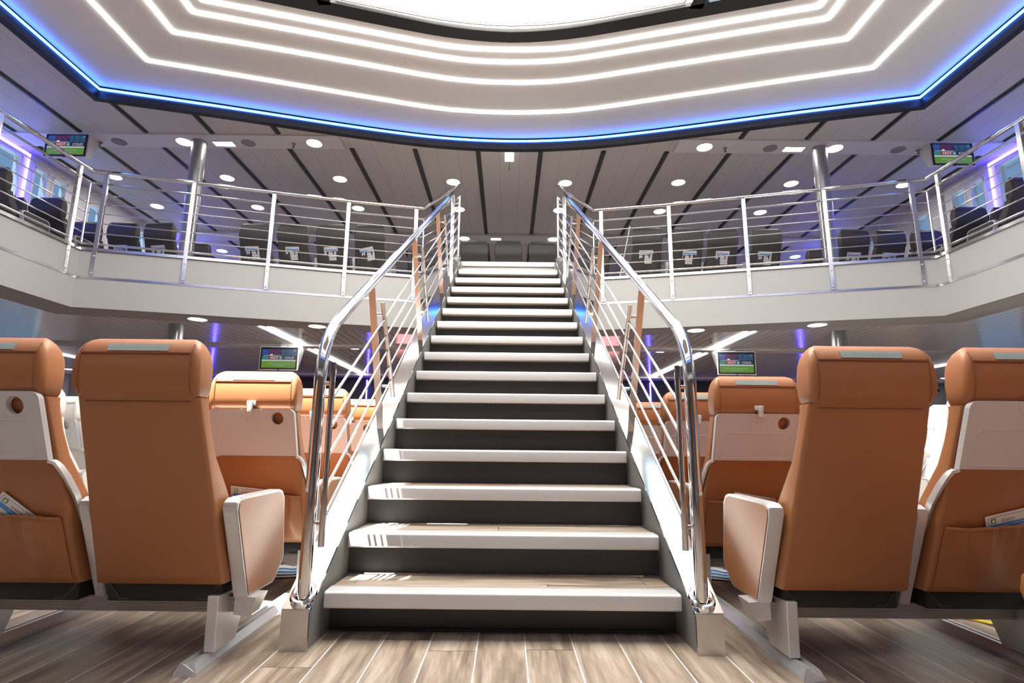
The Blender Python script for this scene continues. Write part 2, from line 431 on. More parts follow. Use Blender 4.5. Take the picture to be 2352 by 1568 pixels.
# ------------------------------------------------------------------ lights of the dome
def mirror_loop(half):
    """half: points x>=0 of the far side from the middle to the corner"""
    far = [(-x, y) for x, y in reversed(half)] + [(x, y) for x, y in half if x > 0]
    return far + [(x, NEAR-y) for x, y in reversed(far)]
LINES = [([(0,6.335),(.5,6.31),(1.0,6.235),(2.08,5.945),(3.1,5.665),(4.0,5.425)], 'outermost'),
         ([(0,5.742),(.45,5.72),(.9,5.64),(1.77,5.41),(2.6,5.195),(3.455,4.99)], 'second from the blue edge'),
         ([(0,5.393),(.45,5.37),(.85,5.298),(1.6,5.105),(2.4,4.895),(3.1,4.715)], 'third from the blue edge'),
         ([(0,5.20),(.45,5.18),(.85,5.11),(1.6,4.915),(2.3,4.73),(2.93,4.565)], 'innermost, next to the skylight')]
for half, w in LINES:
    mb = MB(); mb.sweep([(x,y,ZD-.004) for x,y in mirror_loop(smooth(half, 6))], [(-.019,-.006),(.019,-.006),(.019,.006),(-.019,.006)], True)
    tag(mkobj('led_strip', mb, M['led'], smooth=False), 'white line of light in the ceiling dome, ' + w, 'light strip', 'white light lines of the dome')
mb = MB(); mb.sweep([(x,y,4.800) for x,y in offset_loop(loop(RIM), -.05)], [(-.006,0),(.006,0),(.006,.026),(-.006,.026)], True)
tag(mkobj('led_strip', mb, M['blue'], smooth=False), 'bright blue light strip glowing along the black rim of the dome', 'light strip')

# skylight
sk = thing('skylight', 'black framed skylight of bright panes at the middle of the ceiling dome', 'skylight', (0,2.0,ZD))
def inset_tab(tab, d, X): return [(x, y-d) for x, y in tab if x < X] + [(X, interp(tab, X)-d)]
INS = inset_tab(SKY, .15, 2.66)
mb = MB(); sl = loop(SKY)
xs_o = sorted(set([x for x,_ in SKY]+[-x for x,_ in SKY])); 
so = [(x, interp(SKY,x)) for x in span(-2.80,2.80,28)]; si = [(x*2.66/2.80, interp(SKY,x)-.15) for x in span(-2.80,2.80,28)]
Z0, Z1 = ZD-.012, ZD+.13
for (a, b, c, d) in zip(so, so[1:], si[1:], si):
    mb.prism([(*a,Z0),(*b,Z0),(*c,Z0),(*d,Z0)], (0,0,Z1-Z0))
for s in (-1,1):
    mb.prism([(s*2.80,SKN,Z0),(s*2.66,SKN,Z0),(s*2.66,4.29,Z0),(s*2.80,4.44,Z0)], (0,0,Z1-Z0))
    mb.box(s*1.71, s*1.83, SKN, 4.6, Z0, Z1)
mb.box(-2.8, 2.8, SKN, SKN+.13, Z0, Z1)
mkobj('frame', mb, M['rim'], sk, smooth=False, shift=True)
def pane(x0, x1, m, z):
    P = [(x, interp(SKY, x)-.13) for x in span(x0, x1, 10)]
    mb = MB(); mb.prism([(x, y, z) for x, y in P] + [(x1, SKN+.1, z), (x0, SKN+.1, z)], (0,0,.012)); return mkobj('pane', mb, m, sk, smooth=False, shift=True)
pane(-1.73, 1.73, M['frost'], ZD+.03)
for s in (-1,1):
    a, b = sorted((s*1.81, s*2.69)); pane(a, b, M['glass'], ZD+.03)
# pale inner frames of the middle pane
mb = MB()
for d, w in ((.195,.006),(.225,.004)):
    P = [(x, interp(SKY, x)-d, ZD+.018) for x in span(-1.70+(d-.15), 1.70-(d-.15), 20)]
    mb.sweep(P, [(-w,0),(w,0),(w,.012),(-w,.012)])
    for s in (-1,1):
        x = s*(1.70-(d-.15)); mb.box(x-w, x+w, 1.43, interp(SKY,x)-d, ZD+.018, ZD+.030)
mkobj('pane_trim', mb, M['soffit'], sk, smooth=False, shift=True)

# ------------------------------------------------------------------ staircase
RISE, RUN, Y0 = .18, .2644, 2.3168
def half_w(Y): return .699 - .0388*(Y-Y0)
def top_z(Y): return .148 + (Y-2.212)*.6808
st = thing('staircase', 'wide steel staircase of wooden treads rising to the upper deck', 'staircase', (0,2.3,0))
for s in (-1,1):
    def sx(Y, off): return s*(half_w(Y)+off)
    prof = [(2.212,0),(2.212,.140),(6.30,top_z(6.30)-.008),(6.30,2.42),(2.75,0)]
    mb = MB(); a = [(sx(y,.018),y,z) for y,z in prof]; b = [(sx(y,.112),y,z) for y,z in prof]
    va = [mb.bm.verts.new(p) for p in a]; vb = [mb.bm.verts.new(p) for p in b]
    mb._face(va); mb._face(list(reversed(vb)))
    for i in range(len(va)):
        j = (i+1) % len(va); mb._face([va[i],vb[i],vb[j],va[j]])
    strg = mkobj('stringer', mb, M['side'], st, smooth=False, shift=True)
    mb = MB(); th = .012                                        # polished capping
    R = []
    for y in (2.208, 6.302):
        z = top_z(y); R.append([(sx(y,.012),y,z-th),(sx(y,.118),y,z-th),(sx(y,.118),y,z),(sx(y,.012),y,z)])
    mb.loft(R); mkobj('capping', mb, M['mirror'], strg, smooth=False)
    strg_children = strg.children
    c = strg.children[-1]; bmv = c.data; 
    for v in bmv.vertices: v.co -= st.location
    mb = MB(); mb.box(sx(2.21,.014), sx(2.21,.116), 2.203, 2.215, 0, .142)
    c = mkobj('end_plate', mb, M['brushed'], strg, smooth=False)
    for v in c.data.vertices: v.co -= st.location
for k in range(16):
    y = Y0 + RUN*k; z = RISE*(k+1); w = half_w(y); y1 = y+RUN+.045
    mb = MB()
    mb.prism([(-w+.002,y+.09,z-.035),(w-.002,y+.09,z-.035),(half_w(y1)+.0,y1,z-.035),(-half_w(y1),y1,z-.035)], (0,0,.035-.002))
    t = mkobj('tread', mb, M['tread'], st, smooth=False, shift=True)
    mb = MB(); r = .014
    pr = [(y+.10,z-.012),(y+.10,z-.062),(y+.004,z-.062),(y,z-.056)] + [(y+r-r*math.cos(a*PI/12), z-r+r*math.sin(a*PI/12)) for a in range(1,7)] + [(y+.085,z),(y+.085,z-.0035),(y+.092,z-.0035),(y+.092,z),(y+.10,z)]
    mb.prism([(-w,yy,zz) for yy,zz in pr], (2*w,0,0))
    c = mkobj('nosing', mb, M['nosing'], t, smooth=True, angle=25)
    for v in c.data.vertices: v.co -= st.location
    mb = MB(); yr = y+.135 if k == 0 else y+.07; wr = half_w(yr)+.016
    zb = 0 if k == 0 else z-RISE-.002
    mb.box(-wr, wr, yr, yr+.012, zb, z-.034); mkobj('riser', mb, M['riser'], st, smooth=False, shift=True)
mb = MB(); mb.box(-.66, .66, Y0+.12, Y0+.136, 0, .012); mkobj('kick_strip', mb, M['slot'], st, smooth=False, shift=True)

# stair handrails
def arc_path(p0, p1, p2, r, n=8):
    """p0-p1-p2 with the corner at p1 rounded"""
    p0, p1, p2 = Vector(p0), Vector(p1), Vector(p2); a = (p0-p1).normalized(); b = (p2-p1).normalized()
    ang = a.angle(b); d = r/math.tan(ang/2); c = p1 + (a+b).normalized()*(r/math.sin(ang/2))
    s0, s1 = p1+a*d-c, p1+b*d-c; out = [p0]
    for i in range(n+1):
        t = i/n; out.append(c + s0.normalized().slerp(s1.normalized(), t)*r)
    return out + [p2]
def bar_h(Y, h): return top_z(Y) + h/.8266
def cxl(Y): return .755 - .0388*(Y-Y0)                          # handrail line
RODH = (.625,.526,.437,.336,.249)
BALZ = (3.58,3.467,3.349,3.228,3.107)
BTOP, BBOT, HRZ = 3.72, 2.976, 3.885
for s, side in ((-1,'left'),(1,'right')):
    rl = thing('stair_railing', 'polished steel handrail with slanting rods along the %s edge of the stairs' % side, 'railing', (s*.757,2.25,top_z(2.25)), 'stair railings')
    yb = 2.72; pts = arc_path((s*.757,2.25,top_z(2.25)), (s*.757,2.262,1.30-.115), (s*cxl(6.345),6.345,3.875), .33, 12)
    mb = MB(); mb.tube(pts, .0245, 20, up=(1,0,0)); mkobj('handrail', mb, M['chrome'], rl, shift=True, angle=50)
    mb = MB(); c = (s*.757,2.25,top_z(2.25)); R = []
    for i in range(24):
        a = 2*PI*i/24; R.append([(c[0]+(.038+.012*math.cos(b*PI/4))*math.cos(a), c[1]+(.038+.012*math.cos(b*PI/4))*math.sin(a), c[2]+.010+.014*math.sin(b*PI/4)+.68*(.038*math.sin(a))) for b in range(8)])
    R.append(R[0]); mb.loft(R, cap=False); bmesh.ops.remove_doubles(mb.bm, verts=mb.bm.verts, dist=1e-5); mkobj('base_ring', mb, M['chrome'], rl, shift=True)
    # flat posts square to the slope, last one upright
    PST = [(3.225,2.905),(4.275,3.90),(5.22,4.84),(5.79,5.79)]
    for yb_, yt in PST:
        zb = top_z(yb_)-.01; zt = 3.875+(yt-6.345)*.6615-.02
        if yb_ == yt: zt = 3.49
        b0 = Vector((s*cxl(yb_),yb_,zb)); t0 = Vector((s*cxl(yt),yt,zt)); d = (t0-b0).normalized()
        mb = MB(); mb.sweep([b0, t0], [(-.006,-.018),(.006,-.018),(.006,.018),(-.006,.018)], up=(1,0,0)); mkobj('post', mb, M['steel'], rl, smooth=False, shift=True)
    PK = [((2.24,.36),(2.24,1.075)),((3.255,1.02),(2.925,1.505)),((4.25,1.70),(3.92,2.185)),((5.225,2.37),(4.89,2.86)),((5.90,2.80),(5.90,3.52))]
    for q, (bt, tp) in enumerate(PK):
        xin = lambda Y: s*(cxl(Y)-.057)
        mb = MB(); A = Vector((xin(bt[0]),*bt)); B = Vector((xin(tp[0]),*tp)); mb.tube([A,B], .0125, 12, up=(1,0,0))
        o = mkobj('picket', mb, M['chrome'] if q == 0 else M['steel'], rl, shift=True)
        for f in (.12,.88):
            P = A.lerp(B, f); mb = MB(); mb.tube([P, P+Vector((s*.057,0 if q else .02,0))], .008, 10); c = mkobj('stub', mb, M['steel'], o, shift=False)
            for v in c.data.vertices: v.co -= rl.location
    for h in RODH:
        mb = MB(); ya, yb2 = 2.245, 5.895
        mb.tube([(s*(cxl(ya)-.057),ya,bar_h(ya,h)),(s*(cxl(yb2)-.057),yb2,bar_h(yb2,h))], .0062, 8); mkobj('rod', mb, M['steel'], rl, shift=True)

    # balcony railing
    br = thing('balcony_railing', 'horizontal steel rod railing on the balcony %s of the stairs' % side, 'railing', (s*3.8,6.3,2.55), 'balcony railings')
    base = [(s*4.86, NEAR-5.985+.5)] + [(s*x, y) for x, y in reversed(FAS) if x >= 1.17]
    hr = [(s*4.945, -1.4, HRZ),(s*4.945,6.085,HRZ),(s*3.9,6.375,HRZ),(s*2.968,6.624,HRZ),(s*2.07,6.87,HRZ),(s*1.15,7.09,HRZ+.01),(s*.60,6.345,3.878)]
    mb = MB(); mb.tube(hr, .0245, 16); mkobj('handrail', mb, M['chrome'], br, shift=True, angle=50)
    ln = [(s*4.91, -1.3),(s*4.91,6.055),(s*3.85,6.35),(s*2.95,6.60),(s*2.07,6.84),(s*1.145,7.045),(s*.62,6.37)]
    for z, r, nm in [(BTOP,.0125,'top_tube'),(BBOT,.0125,'bottom_tube')] + [(z,.0062,'rod') for z in BALZ]:
        mb = MB(); mb.tube([(x,y,z) for x,y in ln], r, 10); mkobj(nm, mb, M['steel'], br, shift=True)
    for x, y in ((s*4.91,6.055),(s*3.83,6.362),(s*1.145,7.045)):
        mb = MB(); mb.rod((x,y,BBOT-.01),(x,y,BTOP+.01),.012,10); mkobj('end_tube', mb, M['steel'], br, shift=True)
    posts = [(4.70,6.03),(3.81,6.268),(2.94,6.51),(2.07,6.745),(1.225,6.932)]
    wings = [5.81,4.80,3.7,2.5,1.2,0.]
    for x, y in [(s*a, b-.02) for a, b in posts] + [(s*4.845, b) for b in wings]:
        wing = abs(x) > 4.8
        nrm = Vector((s,0,0)) if wing else Vector((-s*(-.26),.965,0)).normalized()
        tan = Vector((0,0,1)).cross(nrm)
        mb = MB(); p = Vector((x,y,0))
        P0 = [p+Vector((0,0,2.56)), p+Vector((0,0,3.80)), p+nrm*.085+Vector((0,0,3.855))]
        mb.sweep(P0, [(-.021,-.008),(.021,-.008),(.021,.008),(-.021,.008)], up=tuple(nrm))
        # side plates give the post its U shape
        for e in (-.019,.019):
            q = p + tan*e + nrm*.014
            mb.sweep([q+Vector((0,0,2.56)), q+Vector((0,0,3.80))], [(-.003,-.02),(.003,-.02),(.003,.02),(-.003,.02)], up=tuple(nrm))
        po = mkobj('post', mb, M['steel'], br, smooth=False, shift=True)
        mb = MB(); mb.rod(p+nrm*.08+Vector((0,0,3.84)), p+nrm*.088+Vector((0,0,HRZ-.01)), .008, 8); c = mkobj('pin', mb, M['chrome'], po)
        for v in c.data.vertices: v.co -= br.location
        for zz in (2.60,2.80):
            mb = MB(); mb.lathe((0,0,0), [(.0,.0),(.010,.0),(.010,.006),(.0,.009)], 10)
            mb.xf(Matrix.Translation(p-nrm*.009+Vector((0,0,zz))-br.location) @ Vector((0,0,1)).rotation_difference(-nrm).to_matrix().to_4x4())
            mkobj('bolt', mb, M['chrome'], po)

# ------------------------------------------------------------------ seats
def rrect(w, y0, y1, r, n=5):
    """rounded rectangle in plan, rear y0, front y1"""
    r = min(r, (y1-y0)/2-.001, w-.001); out = []
    for cx_, cy_, a0 in ((w-r,y0+r,-90),(w-r,y1-r,0),(-w+r,y1-r,90),(-w+r,y0+r,180)):
        for i in range(n+1):
            a = math.radians(a0+90*i/n); out.append((cx_+r*math.cos(a), cy_+r*math.sin(a)))
    return out
def mk_seat(name, label, cat, leather, pipe, tray=True, pocket=True, panel=None, arms=(-1,1), W=1.0, crease=.905, arm_top=.562, pock_top=.495):
    t = thing(name, label, cat)
    dz = crease-.905
    yr = lambda z: -.245*(z-.262)/(.885+dz-.262)               # rear plane
    yf = lambda z: interp([(.262,.16),(.42,.10),(.567,.01),(.626,-.052),(.68,-.093),(.753,-.133),(.825,-.16),(.868,-.174),(1.2,-.18)], z)
    hw = lambda z: (.2235 - .025*(z-.262)/.64)*W
    def shell(zs, rad, wf, rearf, frontf):
        return [[(x, y, z) for x, y in rrect(wf(z), rearf(z), frontf(z), rad)] for z in zs]
    mb = MB(); zs = [.262,.268,.30,.40,.50,.60,.70,.78+dz/2,.84+dz,.875+dz,.893+dz]
    wf = lambda z: hw(z) - (.012 if z < .265 else .0)
    mb.loft(shell(zs, .014, wf, lambda z: yr(z)+(.012 if z < .265 else 0), lambda z: yf(z)))
    back = mkobj('backrest', mb, leather, t, angle=50)
    # seam line below the headrest
    mb = MB(); z = .878+dz; mb.sweep([(-hw(z)+.03,yr(z)-.0015,z),(hw(z)-.03,yr(z)-.0015,z)], [(-.0015,-.0015),(.0015,-.0015),(.0015,.0015),(-.0015,.0015)])
    mkobj('seam', mb, pipe, back, smooth=False)
    # headrest
    y0 = yr(.885+dz)
    HR = [(.882,.0,.185,-.174),(.895,-.006,.194,-.176),(.905,-.020,.201,-.178),(.925,-.032,.206,-.181),(.955,-.038,.208,-.182),(.99,-.039,.207,-.183),(1.02,-.038,.204,-.187),(1.045,-.033,.199,-.197),(1.064,-.023,.191,-.210),(1.078,-.008,.178,-.224),(1.086,.012,.160,-.228)]
    rings = []
    for zz, dy, w, f in HR: rings.append([(x, y, zz+dz*(1.09-zz)/.19 if dz else zz) for x, y in rrect(w*W, y0+dy-.0, f, .018)])
    mb = MB(); mb.loft(rings); head = mkobj('headrest', mb, leather, t, angle=60)
    zt = 1.033; ys = y0-.0375
    mb = MB()
    mb.sweep([(-.178*W,ys,zt),(.178*W,ys,zt)], [(-.003,-.002),(.003,-.002),(.003,.002),(-.003,.002)])
    for s in (-1,1): mb.sweep([(s*.1795*W, y0+dy*1.0-.0008, zz) for zz, dy, w, f in HR[2:9]], [(-.0018,-.0015),(.0018,-.0015),(.0018,.0015),(-.0018,.0015)], up=(0,1,0))
    mkobj('piping', mb, pipe, head, smooth=False)
    if tray is not None:
        mb = MB(); n_ = Vector((0,-.6,.8))
        yv = lambda z: y0 + interp([(1.02,-.038),(1.045,-.033),(1.064,-.023),(1.078,-.008)], z) - .0025
        mb.loft([[( -.098,yv(1.040),1.040),(.098,yv(1.040),1.040),(.098,yv(1.040)+.004,1.040),(-.098,yv(1.040)+.004,1.040)],
                 [( -.100,yv(1.056),1.056),(.100,yv(1.056),1.056),(.100,yv(1.056)+.004,1.056),(-.100,yv(1.056)+.004,1.056)],
                 [( -.100,yv(1.064),1.064),(.100,yv(1.064),1.064),(.100,yv(1.064)+.004,1.064),(-.100,yv(1.064)+.004,1.064)]])
        mkobj('headrest_strip', mb, M['velcro'], head, smooth=False)
    # cushion and pan
    mb = MB(); R = []
    for zz, dw, a, b in ((.268,.02,.06,.40),(.275,.008,.05,.44),(.31,.0,.045,.475),(.36,.0,.04,.492),(.40,.004,.04,.485),(.425,.014,.045,.462),(.437,.03,.055,.43)):
        R.append([(x, y, zz) for x, y in rrect(.222*W-dw, a, b, .05)])
    mb.loft(R); mkobj('cushion', mb, leather, t, angle=60)
    mb = MB(); mb.box(-.20*W, .20*W, .03, .40, .20, .272, .008); mkobj('seat_pan', mb, M['black'], t)
    for s in (-1,1):
        mb = MB(); mb.prism([(s*.20*W,.028,.262),(s*.155*W,.028,.206),(s*.118*W,.028,.206),(s*.118*W,.028,.212),(s*.15*W,.028,.214),(s*.192*W,.028,.262)], (0,.02,0))
        bk = mkobj('bracket', mb, M['slot'], t, smooth=False)
        mb = MB(); mb.lathe((s*.125*W,.04,.206), [(.0,0),(.007,0),(.007,.014),(0,.016)], 8); mkobj('bolt', mb, M['alu'], bk)
    # arms
    AT = arm_top
    outline = [(.07,.205),(-.075,AT-.035),(-.070,AT-.014),(-.050,AT-.002),(.0,AT),(.29,AT+.002),(.322,AT-.006),(.345,AT-.035),(.385,.30),(.378,.275),(.31,.214),(.29,.205)]
    for s in arms:
        xc = s*.25*W; pan = panel == s
        mb = MB(); th = .025 if pan else .02
        mb.prism([(xc-th,y,z) for y,z in outline], (2*th,0,0))
        bmesh.ops.bevel(mb.bm, geom=[e for e in mb.bm.edges if abs(e.verts[0].co.x-e.verts[1].co.x) < 1e-6], offset=.004, segments=2, affect='EDGES')
        a = mkobj('armrest', mb, M['alu'], t, angle=40)
        if pan:
            cy, cz = .165, .385; xo = xc+s*(th+.0005)
            ins = [(cy+(y-cy)*.93, cz+(z-cz)*.95) for y, z in outline]
            mb = MB(); mb.prism([(xo,y,z) for y,z in ins], (s*.002,0,0)); mkobj('side_panel', mb, leather, a, smooth=False)
    # tray table
    if tray:
        w = .2; zb, ztp = .688, .905; th = .022
        def pt(x, z, d): return (x, yr(z)-.006-d, z)
        def outl(w, zb, zt, r, n=4):
            P = []
            for cx_, cz_, a0, rr in ((w-r,zt-r,0,r),(-w+r,zt-r,90,r)):
                for i in range(n+1):
                    a = math.radians(a0+90*i/n); P.append((cx_+rr*math.cos(a), cz_+rr*math.sin(a)))
            return P + [(-w,zb),(w,zb)]
        O = outl(w, zb, ztp, .022); hx, hz, hr_ = .120, .862, .0285
        mb = MB()
        # front face with the cup hole: bridge outline and hole through a triangulated fill
        vo = [mb.bm.verts.new(pt(x,z,th)) for x,z in O]; eo = [mb.bm.edges.new((vo[i],vo[(i+1)%len(vo)])) for i in range(len(vo))]
        H = [(hx+hr_*math.cos(2*PI*i/20), hz+hr_*math.sin(2*PI*i/20)) for i in range(20)]
        vh = [mb.bm.verts.new(pt(x,z,th)) for x,z in H]; eh = [mb.bm.edges.new((vh[i],vh[(i+1)%20])) for i in range(20)]
        bmesh.ops.triangle_fill(mb.bm, use_beauty=True, edges=eo+eh)
        vb = [mb.bm.verts.new(pt(x,z,0)) for x,z in O]; vhb = [mb.bm.verts.new(pt(x,z,.001)) for x,z in H]
        for i in range(len(O)):
            j = (i+1) % len(O); mb._face([vo[i],vo[j],vb[j],vb[i]])
        for i in range(20):
            j = (i+1) % 20; mb._face([vh[i],vh[j],vhb[j],vhb[i]])
        tr = mkobj('tray_table', mb, M['tray'], t, smooth=False)
        mb = MB()                                                # recessed rectangle, half-round finger dip and edge lip as raised beads
        def bead(P, closed=False, r=.003): mb.sweep([Vector(pt(x,z,th)) for x,z in P], [(-r,-.0012),(r,-.0012),(r*.5,.0012),(-r*.5,.0012)], closed, up=(0,-1,.4))
        Rr = []
        for cx_, cz_, a0 in ((.145,.80,0),(-.145,.80,90),(-.15,.715,180),(.15,.715,270)):
            for i in range(5):
                a = math.radians(a0+22.5*i); Rr.append((cx_+.016*math.cos(a), cz_+.016*math.sin(a)))
        bead(Rr, True)
        bead([(.046*math.cos(PI+PI*i/14), .902+.046*math.sin(PI+PI*i/14)) for i in range(15)])
        mkobj('tray_bead', mb, M['tray'], tr, smooth=False)
        mb = MB(); zL = .930; yL = y0-.036
        mb.box(-.021,.021,yL-.006,yL+.004,zL-.010,zL+.012,.002); mb.box(-.010,.012,yL-.022,yL-.004,zL-.042,zL+.010,.004)
        mkobj('latch', mb, M['alu'], t)
        mb = MB()
        for s in (-1,1):
            P = [(s*.188,yr(.69)-.012,.686),(s*.203,yr(.68)-.006,.682),(s*.215,yr(.66)+.0,.662),(s*.219,yr(.62)+.015,.628),(s*.220,yr(.56)+.04,.57),(s*.220,yr(.50)+.06,.50),(s*.220,yr(.42)+.09,.42)]
            m2 = MB(); m2.sweep(P, [(-.005,-.012),(.005,-.012),(.005,.012),(-.005,.012)], up=(0,-1,0)); mkobj('tray_arm', m2, M['alu'], t, angle=60)
        mb.bm.free()
    if pocket:
        pw = .195*W; z0, z1 = .285, pock_top; rr = random.Random(3)
        ph = [rr.uniform(0,6.3) for _ in range(4)]
        def pf(u, v):
            x = (u-.5)*2*pw*(1+.03*(1-v)); z = z0+(z1-z0)*v + .006*math.sin(u*PI*2+ph[3])*v
            fold = (math.sin(u*34+ph[0])*.5+math.sin(u*61+ph[1])*.35)*.009*max(0,(v-.45)/.55)**.7 + math.sin(u*13+ph[2]+v*2)*.011*math.sin(v*PI)
            edge = min(1, min(u,1-u)*9)
            bulge = .013*math.sin(min(1,v*1.1)*PI*.75)*edge
            return (x, yr(z)-.004-edge*(.004+bulge*.9+fold+.006*v), z)
        mb = MB(); mb.grid(pf, 44, 16)
        mb.sweep([Vector(pf(i/44,1))+Vector((0,-.001,0)) for i in range(45)], [(-.004,-.003),(.004,-.003),(.004,.003),(-.004,.003)], up=(0,-1,0))
        mkobj('pocket', mb, leather, t, angle=80)
    return t

def seat_pos(x, k): return (x, 2.05+.84*k, 0)
TANG = 'tan leather seats of the lower deck'
side_of = {-1:'left', 1:'right'}
ordn = ['nearest', 'second', 'third', 'fourth', 'fifth']
protos = {}
def put(key, maker, loc, label, group):
    if key not in protos:
        o = maker(label); o.location = loc; o['group'] = group; protos[key] = o; return o
    return dup(protos[key], loc, label, group)
for s in (-1, 1):
    sd = side_of[s]
    for k in range(5):
        for c, x in ((0,1.19),(1,1.69)):
            if k == 0 and c == 0: lab = 'tan leather seat with plain back and no tray, beside the %s foot of the stairs' % sd
            elif k == 0: lab = 'tan leather seat with folded grey tray at the %s edge of the photo, nearest row' % sd
            elif c == 0: lab = 'tan leather tray-back seat next to the stairs on the %s, %s row' % (sd, ordn[k])
            else: lab = 'tan leather tray-back seat second from the stairs on the %s, %s row' % (sd, ordn[k])
            tr = not (k == 0 and c == 0)
            key = ('tan', tr, s if True else 0, c)
            put(key, lambda L, tr=tr, s=s, c=c: mk_seat('passenger_seat', L, 'seat', M['tan'], M['tan_dark'], tray=tr, pocket=tr,
                panel=(-s if c == 0 else s), arms=(-1,1) if c == 0 else (s,)), seat_pos(s*x, k), lab, TANG)
            if not tr: pass
put(('tan0',), lambda L: mk_seat('passenger_seat', L, 'seat', M['tan'], M['tan_dark'], tray=True, pocket=True, panel=-1, arms=(-1,1)), (1.69,1.21,0),
    'tan leather seat showing only its rounded cushion at the lower right corner', TANG)
for s in (-1, 1):
    for k in (2,3,4):
        for c, x in ((0,3.0),(1,3.5)):
            lab = 'white leather seat on the %s, %s column from the stairs, %s row' % (side_of[s], ('first','second')[c], ('nearest','middle','farthest')[k-2])
            put(('white', s, c), lambda L, s=s, c=c: mk_seat('passenger_seat', L, 'seat', M['cream'], M['cream_dark'], panel=(-s if c == 0 else s), arms=(-1,1) if c == 0 else (s,)), seat_pos(s*x, k), lab, 'white leather seats of the lower deck')
# seat beams with legs
def mk_beam(label, xs):
    t = thing('seat_beam', label, 'seat beam')
    mb = MB(); x0, x1 = xs[0]-.06, xs[1]+.06
    ribs = [(.085,.206),(.145,.206),(.145,.150),(.085,.150)]
    pr = [(.145,.205),(.145,.150)] + [p for i in range(9) for p in ((.088,.152+i*.006),(.085,.154+i*.006),(.085,.156+i*.006))] + [(.088,.205)]
    mb.prism([(x0,y,z) for y,z in pr], (x1-x0,0,0)); mkobj('beam', mb, M['alu_dark'], t, smooth=False)
    for x, q in ((x0,-1),(x1,1)):
        mb = MB(); mb.loft([[(x-q*.015,.075,.147),(x-q*.015,.158,.147),(x-q*.015,.158,.21),(x-q*.015,.075,.21)],[(x+q*.04,.07,.142),(x+q*.04,.16,.142),(x+q*.065,.165,.207),(x+q*.065,.065,.207)]]); mkobj('end_cap', mb, M['alu'], t, smooth=False)
    for x in xs:
        mb = MB(); mb.prism([(x-.019,.015,.042),(x-.019,.165,.042),(x-.019,.215,.150),(x-.019,.16,.150),(x-.019,.16,.222),(x-.019,.006,.226)], (.038,0,0))
        bmesh.ops.bevel(mb.bm, geom=list(mb.bm.edges), offset=.002, segments=1, affect='EDGES')
        mkobj('leg', mb, M['alu'], t, smooth=False)
    return t
for s in (-1,1):
    xs = tuple(sorted((s*1.005, s*1.865)))
    for k in range(5):
        lab = 'grey ribbed seat beam on two flat legs under the %s row of tan seats, %s side' % (ordn[k], side_of[s])
        put(('beam', s), lambda L, xs=xs: mk_beam(L, xs), (0,2.05+.84*k,0), lab, 'beams under the tan seats')
    xs = tuple(sorted((s*2.81, s*3.68)))
    for k in (2,3,4):
        put(('beamw', s), lambda L, xs=xs: mk_beam(L, xs), (0,2.05+.84*k,0), 'seat beam under the %s row of white seats, %s side' % (('nearest','middle','farthest')[k-2], side_of[s]), 'beams under the white seats')
put(('beam0',), lambda L: mk_beam(L, (1.50,1.865)), (0,1.21,0), 'short seat beam under the tan seat at the lower right corner', 'beams under the tan seats')
# floor rails
for s, x, w in ((-1,1.03,'inner'),(1,1.02,'inner'),(-1,1.89,'outer'),(1,1.885,'outer')):
    y0 = 1.97 if (w == 'inner' or s < 0) else 1.0
    mb = MB(); a = .037; b = .022; x = s*x
    A = [(x-a,y0,0),(x+a,y0,0),(x+a,y0,.012),(x+b,y0+.012,.040),(x+.006,y0+.012,.040),(x+.006,y0+.012,.034),(x-.006,y0+.012,.034),(x-.006,y0+.012,.040),(x-b,y0+.012,.040),(x-a,y0,.012)]
    B = [(p[0],7.4,p[2]) for p in A]
    mb.loft([A,B]); tag(mkobj('floor_rail', mb, M['alu'], smooth=False), 'long aluminium floor rail carrying the %s seat legs on the %s' % (w, side_of[s]), 'floor rail', 'seat rails on the floor')
for s in (-1,1):
    mb = MB(); x = s*3.25; mb.box(x-.40,x-.34,3.5,6.4,0,.03); tag(mkobj('floor_rail', mb, M['alu'], smooth=False), 'aluminium floor rail under the white seats on the %s' % side_of[s], 'floor rail', 'seat rails on the floor')

# upper deck seats
UP = 'dark grey seats of the upper deck'
def up_seat(L, panel, arms): return mk_seat('passenger_seat', L, 'seat', M['grey_fab'], M['grey_pipe'], tray=None, pocket=True, panel=panel, arms=arms, W=1.08, crease=.815, arm_top=.62, pock_top=.66)
front = [(-6.32,0),(-5.76,0),(-5.21,0),(-3.79,1),(-3.22,1),(-2.645,1),(-2.07,1),(2.07,1),(2.675,1),(3.2,1),(3.85,1),(5.16,0),(5.70,0),(6.25,0)]
nm = {(-6.32):'by the left windows', (-5.76):'second from the left windows', (-5.21):'just left of the left column', (-3.79):'leftmost of four left of the stairs', (-3.22):'second of four left of the stairs',
      (-2.645):'third of four left of the stairs', (-2.07):'closest to the stairs on the left', 2.07:'closest to the stairs on the right', 2.675:'second of four right of the stairs', 3.2:'third of four right of the stairs',
      3.85:'rightmost of four right of the stairs', 5.16:'just right of the right column', 5.70:'second from the right windows', 6.25:'by the right windows'}
ROWY = 7.88+.20
for x, b in front:
    put(('up', 2 if x in (-5.21,-2.07,3.85,6.25) else 1), lambda L, x=x: up_seat(L, None, (-1,1) if x in (-5.21,-2.07,3.85,6.25) else (-1,)), (x, ROWY, 2.88), 'dark grey upper deck seat in the front row, ' + nm[x], UP)
for x in (-.55,0.,.55): dup(protos[('up',1)], (x, 8.75, 2.90), 'dark grey seat seen over the top step, ' + {-.55:'left of three',0.:'middle of three',.55:'right of three'}[x], UP)
for x in (-5.13, 5.13): dup(protos[('up',1)], (x, ROWY+.84, 2.88), 'dark grey upper deck seat half hidden behind the %s column' % ('left' if x < 0 else 'right'), UP)
